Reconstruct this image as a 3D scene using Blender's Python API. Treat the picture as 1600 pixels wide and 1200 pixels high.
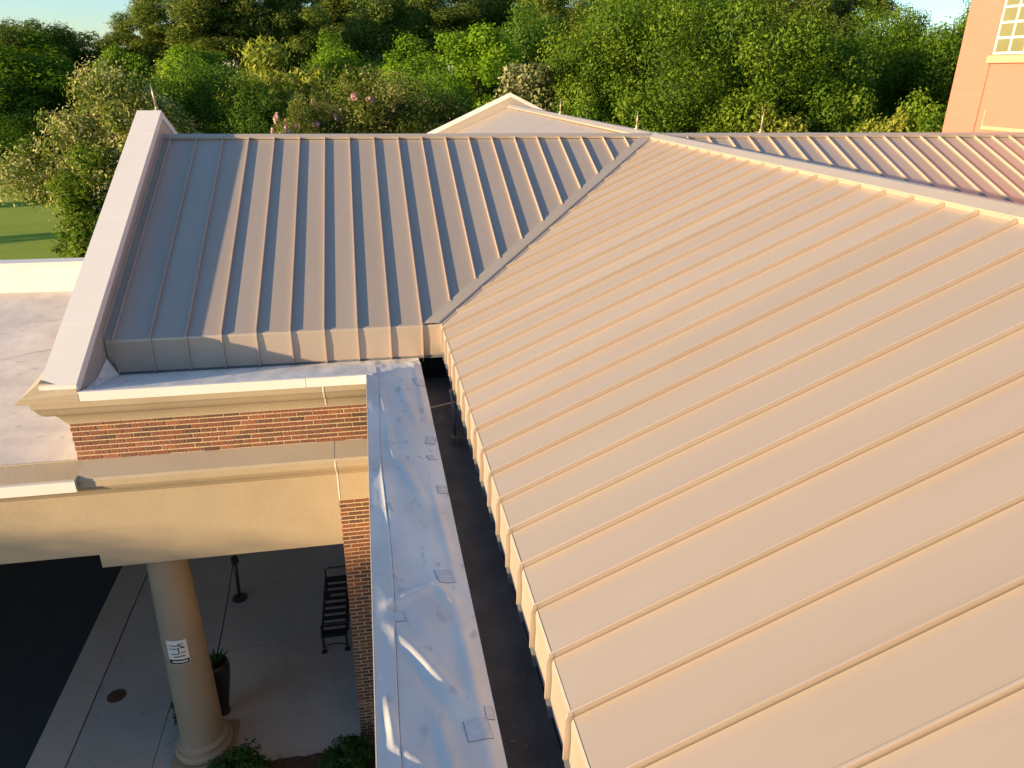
import bpy, bmesh, math, random
import numpy as np
from mathutils import Vector, Matrix, noise

random.seed(7)
for o in list(bpy.data.objects):
    bpy.data.objects.remove(o)
SC = bpy.context.scene
COL = SC.collection

# ------------------------------------------------------------------ camera
CAM = (-5.961, -15.084, 1.094)
F_PX, YAW, PITCH, ROLL = 1141.6, 0.1961, 0.3989, 0.0125
_f = Vector((math.sin(YAW)*math.cos(PITCH), math.cos(YAW)*math.cos(PITCH), -math.sin(PITCH)))
_r = Vector((math.cos(YAW), -math.sin(YAW), 0)); _u = _r.cross(_f)
CR = _r*math.cos(ROLL) + _u*math.sin(ROLL); CU = -_r*math.sin(ROLL) + _u*math.cos(ROLL); CF = _f
cd = bpy.data.cameras.new('camera'); cam = bpy.data.objects.new('camera', cd); COL.objects.link(cam)
M = Matrix((CR, CU, -CF)).transposed().to_4x4(); M.translation = Vector(CAM)
cam.matrix_world = M
cd.sensor_width = 36; cd.lens = 36*F_PX/1600; cd.clip_end = 3000; cd.clip_start = 0.05
SC.camera = cam

# ------------------------------------------------------------------ light
PHI, ELEV = math.radians(19), math.radians(8.6)
w = bpy.data.worlds.new('World'); SC.world = w; w.use_nodes = True
wn = w.node_tree.nodes; sky = wn.new('ShaderNodeTexSky'); sky.sky_type = 'NISHITA'; sky.sun_disc = False
sky.sun_elevation = ELEV; sky.sun_rotation = math.radians(270) - PHI
sky.air_density = 1.0; sky.dust_density = 0.3; sky.ozone_density = 3.3
w.node_tree.links.new(sky.outputs[0], wn['Background'].inputs[0]); wn['Background'].inputs[1].default_value = 0.135
sd = bpy.data.lights.new('sun', 'SUN'); sun = bpy.data.objects.new('sun', sd); COL.objects.link(sun)
sd.energy = 5.0; sd.angle = math.radians(0.6); sd.color = (1.0, 0.735, 0.41)
Ld = Vector((math.cos(PHI)*math.cos(ELEV), math.sin(PHI)*math.cos(ELEV), -math.sin(ELEV)))
sun.rotation_euler = (-Ld).to_track_quat('Z', 'Y').to_euler(); sun.location = (-40, -20, 20)
vs = SC.view_settings; vs.view_transform = 'Standard'; vs.look = 'None'; vs.gamma = 1; vs.exposure = 1.19
SC.render.resolution_x = 1024; SC.render.resolution_y = 768

# ------------------------------------------------------------------ materials
MATS = {}
def mat(name, col, rough=0.6, var=0.0, vscale=4.0, bump=0.0, bscale=30.0, col2=None, metal=0.0, spec=0.5,
        stretch=(1, 1, 1), vdetail=4.0, big=0.0, bigscale=0.6, bigcol=None, speck=0.0, speckscale=60, speckcol=(.05, .05, .05), objvar=0.0):
    m = bpy.data.materials.new(name); m.use_nodes = True; nt = m.node_tree; N = nt.nodes; Lk = nt.links
    b = N['Principled BSDF']; b.inputs['Roughness'].default_value = rough; b.inputs['Metallic'].default_value = metal
    b.inputs['Specular IOR Level'].default_value = spec
    tc = N.new('ShaderNodeTexCoord'); mp = N.new('ShaderNodeMapping'); mp.inputs['Scale'].default_value = stretch
    geo = N.new('ShaderNodeNewGeometry')
    Lk.new(geo.outputs['Position'], mp.inputs[0])
    c4 = lambda c: (c[0], c[1], c[2], 1)
    cur = None
    def mix(a, bcol, fac):
        mx = N.new('ShaderNodeMix'); mx.data_type = 'RGBA'
        if a is None: mx.inputs['A'].default_value = c4(col)
        else: Lk.new(a, mx.inputs['A'])
        mx.inputs['B'].default_value = c4(bcol); Lk.new(fac, mx.inputs['Factor'])
        return mx.outputs['Result']
    def noisefac(scale, amt, lo=0.35, hi=0.7, detail=4.0):
        n = N.new('ShaderNodeTexNoise'); n.inputs['Scale'].default_value = scale; n.inputs['Detail'].default_value = detail
        Lk.new(mp.outputs[0], n.inputs['Vector'])
        r = N.new('ShaderNodeMapRange'); r.inputs['From Min'].default_value = lo; r.inputs['From Max'].default_value = hi
        r.inputs['To Max'].default_value = amt; Lk.new(n.outputs['Fac'], r.inputs['Value']); return r.outputs[0]
    if var > 0:
        cur = mix(cur, col2 or tuple(c*0.6 for c in col), noisefac(vscale, var, detail=vdetail))
    if big > 0:
        cur = mix(cur, bigcol or tuple(c*0.7 for c in col), noisefac(bigscale, big, 0.4, 0.65))
    if speck > 0:
        cur = mix(cur, speckcol, noisefac(speckscale, speck, 0.62, 0.72, 2))
    if objvar > 0 and cur is not None:
        oi = N.new('ShaderNodeObjectInfo'); hs = N.new('ShaderNodeHueSaturation'); mr = N.new('ShaderNodeMapRange')
        mr.inputs['To Min'].default_value = 1-objvar; mr.inputs['To Max'].default_value = 1+objvar
        Lk.new(oi.outputs['Random'], mr.inputs['Value']); Lk.new(mr.outputs[0], hs.inputs['Value']); Lk.new(cur, hs.inputs['Color']); cur = hs.outputs[0]
    if cur is not None: Lk.new(cur, b.inputs['Base Color'])
    else: b.inputs['Base Color'].default_value = c4(col)
    if bump > 0:
        n = N.new('ShaderNodeTexNoise'); n.inputs['Scale'].default_value = bscale; n.inputs['Detail'].default_value = 5
        Lk.new(mp.outputs[0], n.inputs['Vector'])
        bp = N.new('ShaderNodeBump'); bp.inputs['Strength'].default_value = bump; bp.inputs['Distance'].default_value = 0.02
        Lk.new(n.outputs['Fac'], bp.inputs['Height']); Lk.new(bp.outputs[0], b.inputs['Normal'])
    MATS[name] = m
    return m

def tanmat(name, st):
    return mat(name, (.515, .415, .33), 0.42, .4, 1.6, .10, 2.2, (.465, .37, .29), metal=.38, stretch=st, big=.4, bigscale=.5, bigcol=(.55, .455, .37),
               speck=.08, speckscale=9, speckcol=(.34, .28, .215), objvar=.035)
TAN = tanmat('tan_metal', (.35, 2.2, .35))          # ribs running along x
TANA = tanmat('tan_metal_front', (2.2, .35, .35))    # ribs running along y
TAN2 = mat('tan_trim', (.48, .41, .335), 0.42, .4, 2.0, .05, 5.0, (.43, .36, .29), metal=.2)
COPE = mat('coping_metal', (.80, .74, .67), 0.45, .35, 1.6, .04, 4, (.74, .67, .60), speck=.06, speckscale=18, speckcol=(.4, .34, .28))
DRIP = mat('drip_metal', (.20, .21, .22), 0.5, .5, 6, .1, 20, (.12, .12, .13))
WHITE = mat('white_membrane', (.92, .85, .74), 0.85, .7, 3, .12, 14, (.66, .60, .52), big=.6, bigscale=1.4, bigcol=(.70, .64, .56), speck=.55, speckscale=9, speckcol=(.46, .42, .38), stretch=(1, .55, 1))
PATCH = mat('membrane_patch', (.74, .69, .63), 0.5, .6, 18, .3, 30, (.5, .49, .48))
LAP = mat('lap_sealant', (.16, .17, .19), 0.6, .6, 8, 0, 1, (.35, .35, .36))
ROOFM = mat('flat_roof_membrane', (.78, .70, .63), 0.7, .75, 1.3, .25, 5, (.58, .51, .455), big=.7, bigscale=.4, bigcol=(.63, .565, .51), speck=.45, speckscale=5, speckcol=(.36, .33, .32))
EDGE = mat('white_edge_metal', (.78, .74, .68), 0.45, .3, 3, .05, 6, (.7, .65, .58))
CREAM = mat('cream_trim', (.43, .345, .235), 0.6, .6, 1.4, .12, 16, (.35, .28, .19), speck=.1, speckscale=12, speckcol=(.4, .32, .2))
LEDGE = mat('ledge_trim', (.44, .375, .29), 0.55, .5, 1.8, .06, 8, (.37, .31, .24))
CAULK = mat('caulk', (.82, .78, .68), 0.6, .3, 20)
MORTAR = mat('mortar', (.60, .46, .29), 0.9, .6, 14, .6, 60, (.48, .36, .22))
BR = [mat('brick_red', (0.240, 0.086, 0.046), .85, .6, 22, .6, 70, (0.168, 0.060, 0.034)),
      mat('brick_brown', (0.186, 0.077, 0.043), .85, .6, 22, .6, 70, (0.120, 0.050, 0.031)),
      mat('brick_orange', (0.312, 0.120, 0.058), .85, .6, 22, .6, 70, (0.228, 0.084, 0.043)),
      mat('brick_dark', (0.120, 0.058, 0.038), .85, .6, 22, .6, 70, (0.084, 0.041, 0.029))]
PEACH = mat('peach_brick', (.56, .195, .14), .85, .5, 2.5, .2, 14, (.49, .165, .115), stretch=(.5, .5, 5))
PEACHT = mat('peach_trim', (.60, .36, .22), .7, .3, 4)
WFRAME = mat('white_frame', (.8, .76, .66), .5, .2, 5)
PANE = mat('window_pane', (.21, .20, .085), .12, .5, 1.2, 0, 1, (.15, .15, .07), spec=.6)
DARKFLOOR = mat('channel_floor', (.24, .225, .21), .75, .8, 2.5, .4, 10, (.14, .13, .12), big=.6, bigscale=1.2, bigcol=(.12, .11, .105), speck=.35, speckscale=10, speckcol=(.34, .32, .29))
DARKWALL = mat('wall_shade_dark', (.03, .03, .034), .8, .5, 4)  # near-black: the shade under the eaves is put into the wall colour
STUCCO = mat('column_paint', (.35, .27, .18), .65, .6, 1.8, .12, 20, (.285, .215, .14), speck=.15, speckscale=7, speckcol=(.4, .31, .2))
CONC = mat('concrete', (.52, .47, .40), .85, .65, 1.2, .25, 40, (.42, .375, .315), big=.6, bigscale=.5, bigcol=(.38, .34, .285), speck=.3, speckscale=9, speckcol=(.16, .15, .135))
CONC2 = mat('kerb_concrete', (.52, .45, .36), .85, .55, 1.6, .25, 40, (.43, .37, .295), speck=.3, speckscale=9, speckcol=(.18, .17, .155))
ASPH = mat('asphalt', (.045, .047, .052), .9, .5, 3, .5, 120, (.032, .033, .037), speck=.3, speckscale=90, speckcol=(.09, .09, .09))
JOINT = mat('joint_dark', (.12, .115, .10), .9)  # dark base colour that shows in the slab and kerb joints
GRASS = mat('grass', (.27, .36, .012), .9, .7, .9, .6, 25, (.20, .28, .01), big=.5, bigscale=.12, bigcol=(.32, .38, .02))
EARTH = mat('woodland_floor', (.06, .065, .03), .95, .6, .4, .5, 4, (.04, .05, .02))
ROADF = mat('far_road', (.16, .15, .15), .9, .4, .3)
MULCH = mat('mulch', (.10, .055, .032), .95, .7, 30, .9, 60, (.05, .03, .018))
RUST = mat('rusted_iron', (.12, .055, .032), .8, .6, 30, .4, 60, (.07, .035, .025))
BLACK = mat('black_metal', (.018, .018, .019), .45, .3, 10)
URN = mat('black_ceramic', (.02, .021, .021), .4, .4, 8)
PAPER = mat('sign_white', (.75, .72, .66), .6, .2, 20)
INK = mat('sign_ink', (.03, .025, .022), .6)
BARK = mat('bark', (.13, .095, .065), .95, .6, 9, .8, 18, (.075, .055, .04))
BARKP = mat('pine_bark', (.30, .21, .145), .95, .6, 9, .8, 18, (.12, .08, .055))
RODM = mat('rod_metal', (.42, .34, .25), .4, .3, 20, metal=.5)
BLOCK = mat('wood_block', (.33, .25, .18), .8, .6, 18, .3, 40, (.22, .16, .11))
WOODL = mat('far_masonry', (.30, .25, .22), .9, .5, 3, .3, 12, (.2, .17, .15))

def leafmat(name, c1, c2, c3, trans=0.35):
    m = bpy.data.materials.new(name); m.use_nodes = True; nt = m.node_tree; N = nt.nodes; Lk = nt.links
    N.remove(N['Principled BSDF']); out = N['Material Output']
    at = N.new('ShaderNodeAttribute'); at.attribute_name = 'tint'
    rp = N.new('ShaderNodeValToRGB'); rp.color_ramp.elements[0].color = (*c1, 1); rp.color_ramp.elements[1].color = (*c3, 1)
    e = rp.color_ramp.elements.new(.55); e.color = (*c2, 1)
    Lk.new(at.outputs['Fac'], rp.inputs[0])
    oi = N.new('ShaderNodeObjectInfo'); hs = N.new('ShaderNodeHueSaturation')
    mr = N.new('ShaderNodeMapRange'); mr.inputs['To Min'].default_value = .82; mr.inputs['To Max'].default_value = 1.18
    Lk.new(oi.outputs['Random'], mr.inputs['Value']); Lk.new(mr.outputs[0], hs.inputs['Value']); Lk.new(rp.outputs[0], hs.inputs['Color'])
    d = N.new('ShaderNodeBsdfDiffuse'); t = N.new('ShaderNodeBsdfTranslucent'); g = N.new('ShaderNodeBsdfGlossy'); g.inputs['Roughness'].default_value = .5
    g.inputs['Color'].default_value = (.5, .5, .5, 1)
    Lk.new(hs.outputs[0], d.inputs['Color']); Lk.new(hs.outputs[0], t.inputs['Color'])
    mx = N.new('ShaderNodeMixShader'); mx.inputs[0].default_value = trans; Lk.new(d.outputs[0], mx.inputs[1]); Lk.new(t.outputs[0], mx.inputs[2])
    m2 = N.new('ShaderNodeMixShader'); m2.inputs[0].default_value = .015; Lk.new(mx.outputs[0], m2.inputs[1]); Lk.new(g.outputs[0], m2.inputs[2])
    Lk.new(m2.outputs[0], out.inputs['Surface'])
    return m
LF_DENSE = leafmat('leaf_dense', (0.047, 0.108, 0.010), (0.133, 0.225, 0.015), (0.266, 0.343, 0.031), .45)
LF_LIGHT = leafmat('leaf_light', (0.069, 0.115, 0.017), (0.196, 0.241, 0.034), (0.552, 0.506, 0.230), .45)
LF_MID = leafmat('leaf_mid', (0.076, 0.158, 0.010), (0.183, 0.315, 0.017), (0.323, 0.449, 0.035), .45)
LF_YEL = leafmat('leaf_yellow', (0.108, 0.156, 0.017), (0.264, 0.300, 0.036), (0.456, 0.432, 0.084), .45)
LF_PINE = leafmat('leaf_pine', (0.064, 0.112, 0.017), (0.151, 0.203, 0.029), (0.267, 0.314, 0.057), .4)
LF_DARK = leafmat('leaf_dark', (0.040, 0.098, 0.011), (0.093, 0.183, 0.017), (0.175, 0.275, 0.029), .45)
LF_PALE = leafmat('leaf_pale', (0.088, 0.132, 0.033), (0.242, 0.264, 0.099), (0.550, 0.495, 0.264))
LF_RED = leafmat('leaf_rust', (.09, .06, .015), (.20, .10, .03), (.32, .16, .05))
LF_PINK = leafmat('petal_pink', (.45, .25, .22), (.62, .38, .36), (.78, .58, .52), .3)
LF_SHRUB = leafmat('leaf_shrub', (.025, .07, .015), (.055, .12, .025), (.11, .19, .04))

# ------------------------------------------------------------------ helpers
def link(o, parent=None):
    COL.objects.link(o)
    if parent is not None:
        o.parent = parent
        o.matrix_parent_inverse = parent.matrix_world.inverted() if not parent.get('_id') else Matrix.Identity(4)
    return o
def mesh_obj(name, V, Fc, m, parent=None, smooth=False, kind=None):
    me = bpy.data.meshes.new(name); me.from_pydata([tuple(v) for v in V], [], Fc); me.update()
    if m is not None: me.materials.append(m)
    if smooth:
        for p in me.polygons: p.use_smooth = True
    o = bpy.data.objects.new(name, me); COL.objects.link(o)
    if parent is not None: adopt(o, parent)
    if kind: o['kind'] = kind
    return o
def adopt(o, parent):
    o.parent = parent
    # parents are never rotated: keep world position by plain subtraction
    wl = world_loc(parent)
    o.location = Vector(o.location) - wl
def world_loc(o):
    v = Vector(o.location)
    while o.parent is not None:
        o = o.parent; v = v + Vector(o.location)
    return v
def empty(name, loc, label=None, cat=None, group=None):
    o = bpy.data.objects.new(name, None); COL.objects.link(o); o.location = loc; o.empty_display_size = .3
    tag(o, label, cat, group); return o
def tag(o, label=None, cat=None, group=None, kind=None):
    if label: o['label'] = label
    if cat: o['category'] = cat
    if group: o['group'] = group
    if kind: o['kind'] = kind
    return o
BOXF = [(0, 3, 2, 1), (4, 5, 6, 7), (0, 1, 5, 4), (1, 2, 6, 5), (2, 3, 7, 6), (3, 0, 4, 7)]
def boxv(x0, x1, y0, y1, z0, z1):
    return [(x0, y0, z0), (x1, y0, z0), (x1, y1, z0), (x0, y1, z0), (x0, y0, z1), (x1, y0, z1), (x1, y1, z1), (x0, y1, z1)]
def box(name, x0, x1, y0, y1, z0, z1, m, parent=None, kind=None, bevel=0):
    o = mesh_obj(name, boxv(x0, x1, y0, y1, z0, z1), BOXF, m, parent, kind=kind)
    if bevel:
        b = o.modifiers.new('bevel', 'BEVEL'); b.width = bevel; b.segments = 2
    return o
class MB:
    def __init__(s): s.V = []; s.F = []
    def add(s, V, Fc):
        n = len(s.V); s.V += [tuple(v) for v in V]; s.F += [tuple(i+n for i in f) for f in Fc]; return s
    def box(s, *a): return s.add(boxv(*a), BOXF)
    def tube(s, pts, rads, n=8, cap=True):
        pts = [Vector(p) for p in pts]
        if not hasattr(rads, '__len__'): rads = [rads]*len(pts)
        V = []; Fc = []
        for i, p in enumerate(pts):
            d = (pts[min(i+1, len(pts)-1)] - pts[max(i-1, 0)]).normalized()
            a = d.orthogonal().normalized() if abs(d.z) < .9 else Vector((1, 0, 0)).cross(d).normalized()
            b = d.cross(a)
            for k in range(n):
                t = 2*math.pi*k/n; V.append(p + (a*math.cos(t) + b*math.sin(t))*rads[i])
        for i in range(len(pts)-1):
            for k in range(n):
                k2 = (k+1) % n; Fc.append((i*n+k, i*n+k2, (i+1)*n+k2, (i+1)*n+k))
        if cap:
            Fc.append(tuple(range(n))[::-1]); Fc.append(tuple((len(pts)-1)*n+k for k in range(n)))
        return s.add(V, Fc)
    def lathe(s, prof, c, n=40, sx=1, sy=1):
        V = []; Fc = []
        for (r, z) in prof:
            for k in range(n):
                t = 2*math.pi*k/n; V.append((c[0]+sx*r*math.cos(t), c[1]+sy*r*math.sin(t), c[2]+z))
        for i in range(len(prof)-1):
            for k in range(n):
                k2 = (k+1) % n; Fc.append((i*n+k, i*n+k2, (i+1)*n+k2, (i+1)*n+k))
        Fc.append(tuple(range(n))[::-1]); Fc.append(tuple((len(prof)-1)*n+k for k in range(n)))
        return s.add(V, Fc)
    def build(s, name, m, parent=None, smooth=False, kind=None): return mesh_obj(name, s.V, s.F, m, parent, smooth, kind)
def prism_x(mb, prof, x0, x1):
    """closed profile [(y,z)...] swept along x"""
    n = len(prof); V = [(x0, y, z) for y, z in prof] + [(x1, y, z) for y, z in prof]
    Fc = [(i, (i+1) % n, n+(i+1) % n, n+i) for i in range(n)] + [tuple(range(n))[::-1], tuple(range(n, 2*n))]
    return mb.add(V, Fc)
def prism_y(mb, prof, y0, y1):
    n = len(prof); V = [(x, y0, z) for x, z in prof] + [(x, y1, z) for x, z in prof]
    Fc = [(i, (i+1) % n, n+(i+1) % n, n+i) for i in range(n)] + [tuple(range(n))[::-1], tuple(range(n, 2*n))]
    return mb.add(V, Fc)
def smooth_by_angle(o, ang=35):
    me = o.data
    for p in me.polygons: p.use_smooth = True
    try: me.set_sharp_from_angle(angle=math.radians(ang))
    except Exception: pass

G = -9.15          # ground level under the porch; the roof ridge is z = 0
T = 0.4442         # roof slope
W = 5.004          # horizontal run ridge to eave
S = 0.457          # seam spacing
SL = math.sqrt(1+T*T)

# ------------------------------------------------------------------ setting
def sheet(name, pts, z, m, kind='structure', parent=None):
    return mesh_obj(name, [(x, y, z) for x, y in pts], [tuple(range(len(pts)))], m, parent, kind=kind)
sheet('ground', [(-600, -300), (600, -300), (600, 900), (-600, 900)], G-.16, EARTH)
sheet('lawn', [(-110, 18), (-13, 18), (-13, 72), (-110, 72)], G-.10, GRASS)
sheet('road', [(-140, 76), (-20, 80), (-20, 90), (-140, 86)], G-.11, ROADF)
sheet('driveway', [(-24, -40), (-11.86, -40), (-11.86, 16), (-24, 16)], G-.13, ASPH)
# porch paving: slabs laid with open joints over a base
base = box('pavement', -11.25, -4.0, -16, 2.0, G-.17, G-.03, JOINT, kind='structure')
slx = [-11.24, -6.62]; sly = [-15.9, -9.2, -6.3, -3.29, -1.2, 1.9]
xs = [-11.24, -8.02, -6.62]
for j in range(len(sly)-1):
    y0, y1 = sly[j], sly[j+1]
    segs = [(-11.24, -6.62)] if j != 2 else [(-11.24, -9.9), (-9.9, -6.62)]
    if j == 1: segs = [(-11.24, -9.72)]
    for (a, b) in segs:
        box('slab', a+.006, b-.006, y0+.007, y1-.007, G-.05, G, CONC, base)
kerb = box('kerb', -11.86, -11.25, -16, 2.0, G-.2, G-.03, JOINT, kind='structure')
for y0, y1 in [(-16, -9.5), (-9.5, -6.3), (-6.3, -3.24), (-3.24, -.1), (-.1, 2.0)]:
    box('kerb_stone', -11.862, -11.262, y0+.006, y1-.006, G-.19, G+.004, CONC2, kerb)
mul = []
gx = np.linspace(-9.7, -6.0, 40); gy = np.linspace(-9.2, -6.02, 34)
V = [(x, y, G+.012+.03*noise.noise(Vector((x*5, y*5, 1)))+.025*noise.noise(Vector((x*14, y*14, 3)))+ (0.02 if -9.6 < x else 0)) for y in gy for x in gx]
Fq = [(j*40+i, j*40+i+1, (j+1)*40+i+1, (j+1)*40+i) for j in range(33) for i in range(39)]
mesh_obj('planting_bed', V, Fq, MULCH, kind='structure')

# ------------------------------------------------------------------ building
BLD = empty('brick_building', (-5, -3, G), 'large brick building with cross-gabled tan standing seam metal roof and columned porch', 'building')

def slope_pt(e, d, a, b, h=0.0):
    n = Vector((d[0]*T, d[1]*T, 1))/SL
    p = Vector((e[0]*a+d[0]*b, e[1]*a+d[1]*b, -T*b)) + n*h
    return p
def slope_poly(a0, a1, b0, b1, m):
    """polygon in (a,b): a0<=a<=a1, b0<=b<=min(b1,a-m)"""
    P = []
    if a1-m <= b0: return None
    aL = max(a0, b0+m)
    P.append((aL, b0)); P.append((a1, b0)); P.append((a1, min(b1, a1-m)))
    if a1-m > b1 and a0-m < b1: P.append((b1+m, b1))
    if aL-m > b0+1e-4: P.append((aL, min(b1, aL-m)))
    return P
def slab_poly(e, d, P, h0, h1):
    top = [slope_pt(e, d, a, b, h1) for a, b in P]; bot = [slope_pt(e, d, a, b, h0) for a, b in P]
    n = len(P); V = bot+top
    Fc = [tuple(range(n))[::-1], tuple(range(n, 2*n))] + [(i, (i+1) % n, n+(i+1) % n, n+i) for i in range(n)]
    return V, Fc
def fixn(o):
    bm = bmesh.new(); bm.from_mesh(o.data); bmesh.ops.recalc_face_normals(bm, faces=bm.faces); bm.to_mesh(o.data); bm.free(); return o

def roof_slope(label, e, d, amax, m, phase, panels=True, bcap=.13, apron=None, amin=None, hip=True):
    TM = TAN if d[0] else TANA; gap = .015 if d[0] else .001
    P = slope_poly(0, amax, 0, W, 0) if hip else [(amin, 0), (amax, 0), (amax, W), (amin, W)]
    V, Fc = slab_poly(e, d, P, -.09, -.022)
    deck = fixn(mesh_obj('roof_slope', V, Fc, DRIP if panels else TAN, BLD)); deck['label'] = label
    if not panels: return deck
    ks = [0.0] + [(n+phase)*S for n in range(200) if (n+phase)*S < amax-.03] + [amax]
    for i in range(len(ks)-1):
        a0, a1 = ks[i], ks[i+1]
        P = slope_poly(a0+gap, a1-.001, bcap, W, m)
        if P is None: continue
        # gentle oil-canning: every sheet lies a hair differently
        dz = random.uniform(-.0015, .0015)
        V, Fc = slab_poly(e, d, P, -.018+dz, 0+dz)
        fixn(mesh_obj('roof_panel', V, Fc, TM, deck))
    for a in ks[1:-1]:
        b1 = min(W, a-m-(.05 if d[0] and a < W+.1 else 0))
        if b1 < bcap+.05: continue
        V = []; prof = [(-.006, -.01), (.006, -.01), (.006, .030), (.009, .032), (.009, .043), (.006, .046), (-.006, .046), (-.009, .043), (-.009, .032), (-.006, .030)]
        n = len(prof)
        bb0, bb1 = bcap-.02, b1+.004
        for b in (bb0, bb1):
            for (o_, h) in prof: V.append(slope_pt(e, d, a+o_, b, h))
        Fc = [(i, (i+1) % n, n+(i+1) % n, n+i) for i in range(n)] + [tuple(range(n))[::-1], tuple(range(n, 2*n))]
        fixn(mesh_obj('standing_seam', V, Fc, TM, deck))
    if apron:
        zb, zd = apron; ze = -T*W
        pt = lambda a, out, z: Vector((e[0]*a+d[0]*(W+out), e[1]*a+d[1]*(W+out), z))
        ks2 = [W+.002] + [k for k in ks if k > W+.05]
        for i in range(len(ks2)-1):
            a0, a1 = ks2[i]+(.026 if d[0] and i else .001), ks2[i+1]-.001
            V = []; Fc = []
            prof = [(.004, ze+.003), (.012, ze-.008), (.016, ze-.03), (.010, (ze+zb)/2), (.014, zb), (-.01, zb), (-.012, ze-.005)]
            n = len(prof)
            for a in (a0, a1):
                for (o_, z) in prof: V.append(pt(a, o_, z))
            Fc = [(j, (j+1) % n, n+(j+1) % n, n+j) for j in range(n)] + [tuple(range(n))[::-1], tuple(range(n, 2*n))]
            fixn(mesh_obj('eave_panel', V, Fc, TM, deck))
        for a in ks2[1:-1]:
            V = [pt(a-.008, .0, ze+.03), pt(a+.008, .0, ze+.03), pt(a+.008, .03, ze+.022), pt(a-.008, .03, ze+.022),
                 pt(a-.008, .0, zb-.006), pt(a+.008, .0, zb-.006), pt(a+.008, .046, zb-.006), pt(a-.008, .046, zb-.006),
                 pt(a-.008, .044, ze-.02), pt(a+.008, .044, ze-.02)]
            Fc = [(0, 1, 2, 3), (3, 2, 9, 8), (8, 9, 6, 7), (4, 7, 6, 5), (0, 3, 8, 7, 4), (1, 5, 6, 9, 2)]
            fixn(mesh_obj('eave_seam', V, Fc, TM, deck))
            # bent tab under the seam
            V = [pt(a-.012, .005, zb-.002), pt(a+.012, .005, zb-.002), pt(a+.012, .04, zb-.004), pt(a-.012, .04, zb-.004),
                 pt(a-.004, -.01, zd-.05), pt(a+.004, -.01, zd-.05), pt(a+.004, .012, zd-.06), pt(a-.004, .012, zd-.06)]
            fixn(mesh_obj('drip_tab', V, BOXF, DRIP, deck))
        V = [pt(W-.05, -.03, zb-.001), pt(amax, -.03, zb-.001), pt(amax, .004, zb-.001), pt(W-.05, .004, zb-.001),
             pt(W-.05, -.03, zd), pt(amax, -.03, zd), pt(amax, -.002, zd), pt(W-.05, -.002, zd)]
        fixn(mesh_obj('drip_edge', V, BOXF, DRIP, deck))
    return deck

slopeA = roof_slope('front slope of the wing on the left, ribs running down to the parapet', (-1, 0), (0, -1), 9.515, .26, .576, apron=(-2.685, -2.735))
slopeB = roof_slope('big slope filling the right, ribs running up to its ridge', (0, -1), (-1, 0), 19.0, .03, .58, apron=(-2.545, -2.67))
slopeC = roof_slope('narrow slope seen beyond the right-hand ridge', (1, 0), (0, -1), 16.95, .1, .42)
slopeD = roof_slope('slope of the far wing rising to the far gable', (0, 1), (-1, 0), 15.8, .1, .5, panels=False)
roof_slope('back slope of the left wing', (-1, 0), (0, 1), 9.515, .1, .5, panels=False)
roof_slope('back slope of the right wing', (1, 0), (0, 1), 16.95, .1, .5, panels=False)
roof_slope('far side of the big roof', (0, -1), (1, 0), 19, .1, .5, panels=False)
roof_slope('hidden side of the far wing', (0, 1), (1, 0), 15.8, .1, .5, panels=False)

# ridge caps (sheet metal, with closure strips between the seams)
def ridge_cap(e, d, a0, a1, wd, parent, hh=.05, seg=3.05):
    a = a0
    while a < a1-.05:
        b = min(a+seg, a1)
        V = []
        for aa in (a+.002, b-.002):
            for s_, bb, h in ((1, wd, hh-.045), (1, wd, hh), (1, .025, hh+.004), (-1, .025, hh+.004), (-1, wd, hh), (-1, wd, hh-.045)):
                dd = (d[0]*s_, d[1]*s_); V.append(slope_pt(e, dd, aa, bb, h))
        n = 6
        Fc = [(i, i+1, n+i+1, n+i) for i in range(n-1)]
        o = mesh_obj('ridge_cap', V, Fc, TAN2, parent)
        so = o.modifiers.new('solid', 'SOLIDIFY'); so.thickness = .004
        a = b
ridge_cap((-1, 0), (0, -1), .12, 9.515, .12, slopeA, .05)
ridge_cap((1, 0), (0, -1), .12, 16.95, .12, slopeC, .05)
ridge_cap((0, -1), (-1, 0), .12, 19, .17, slopeB, .055)
ridge_cap((0, 1), (-1, 0), .12, 15.8, .17, slopeD, .055)
# junction plate where the ridges cross
V = [(-.28, -.12, .03-.06), (-.12, -.28, .03-.06), (.12, -.28, -.03), (.28, -.12, -.03), (.28, .12, -.03), (.12, .28, -.03), (-.12, .28, -.03), (-.28, .12, -.03), (0, 0, .068)]
mesh_obj('ridge_junction', V, [(i, (i+1) % 8, 8) for i in range(8)], TAN2, slopeB)
# closure pieces under the B ridge cap, facing the eave side
ks = [(n+.58)*S for n in range(41)]
for i in range(len(ks)-1):
    V = []
    for aa in (ks[i]+.014, ks[i+1]-.014):
        for bb, h in ((.15, .0), (.182, .002), (.174, .046), (.15, .046)): V.append(slope_pt((0, -1), (-1, 0), aa, bb, h))
    fixn(mesh_obj('ridge_closure', V, [(0, 1, 2, 3), (4, 7, 6, 5), (0, 4, 5, 1), (1, 5, 6, 2), (2, 6, 7, 3), (3, 7, 4, 0)], TAN, slopeB))
# valley flashing (flat strip lying on the left wing's side of the valley)
V = []
for b, in ((.1,), (W+.004,)):
    for m_, h in ((.275, -.010), (.272, .004), (.266, .030), (.05, .030), (.035, .016), (.0, .008)):
        V.append(slope_pt((-1, 0), (0, -1), b+m_, b, h))
o = mesh_obj('valley_flashing', V, [(i, i+1, 7+i, 6+i) for i in range(5)], TAN2, slopeA)
so = o.modifiers.new('solid', 'SOLIDIFY'); so.thickness = .005
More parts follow.
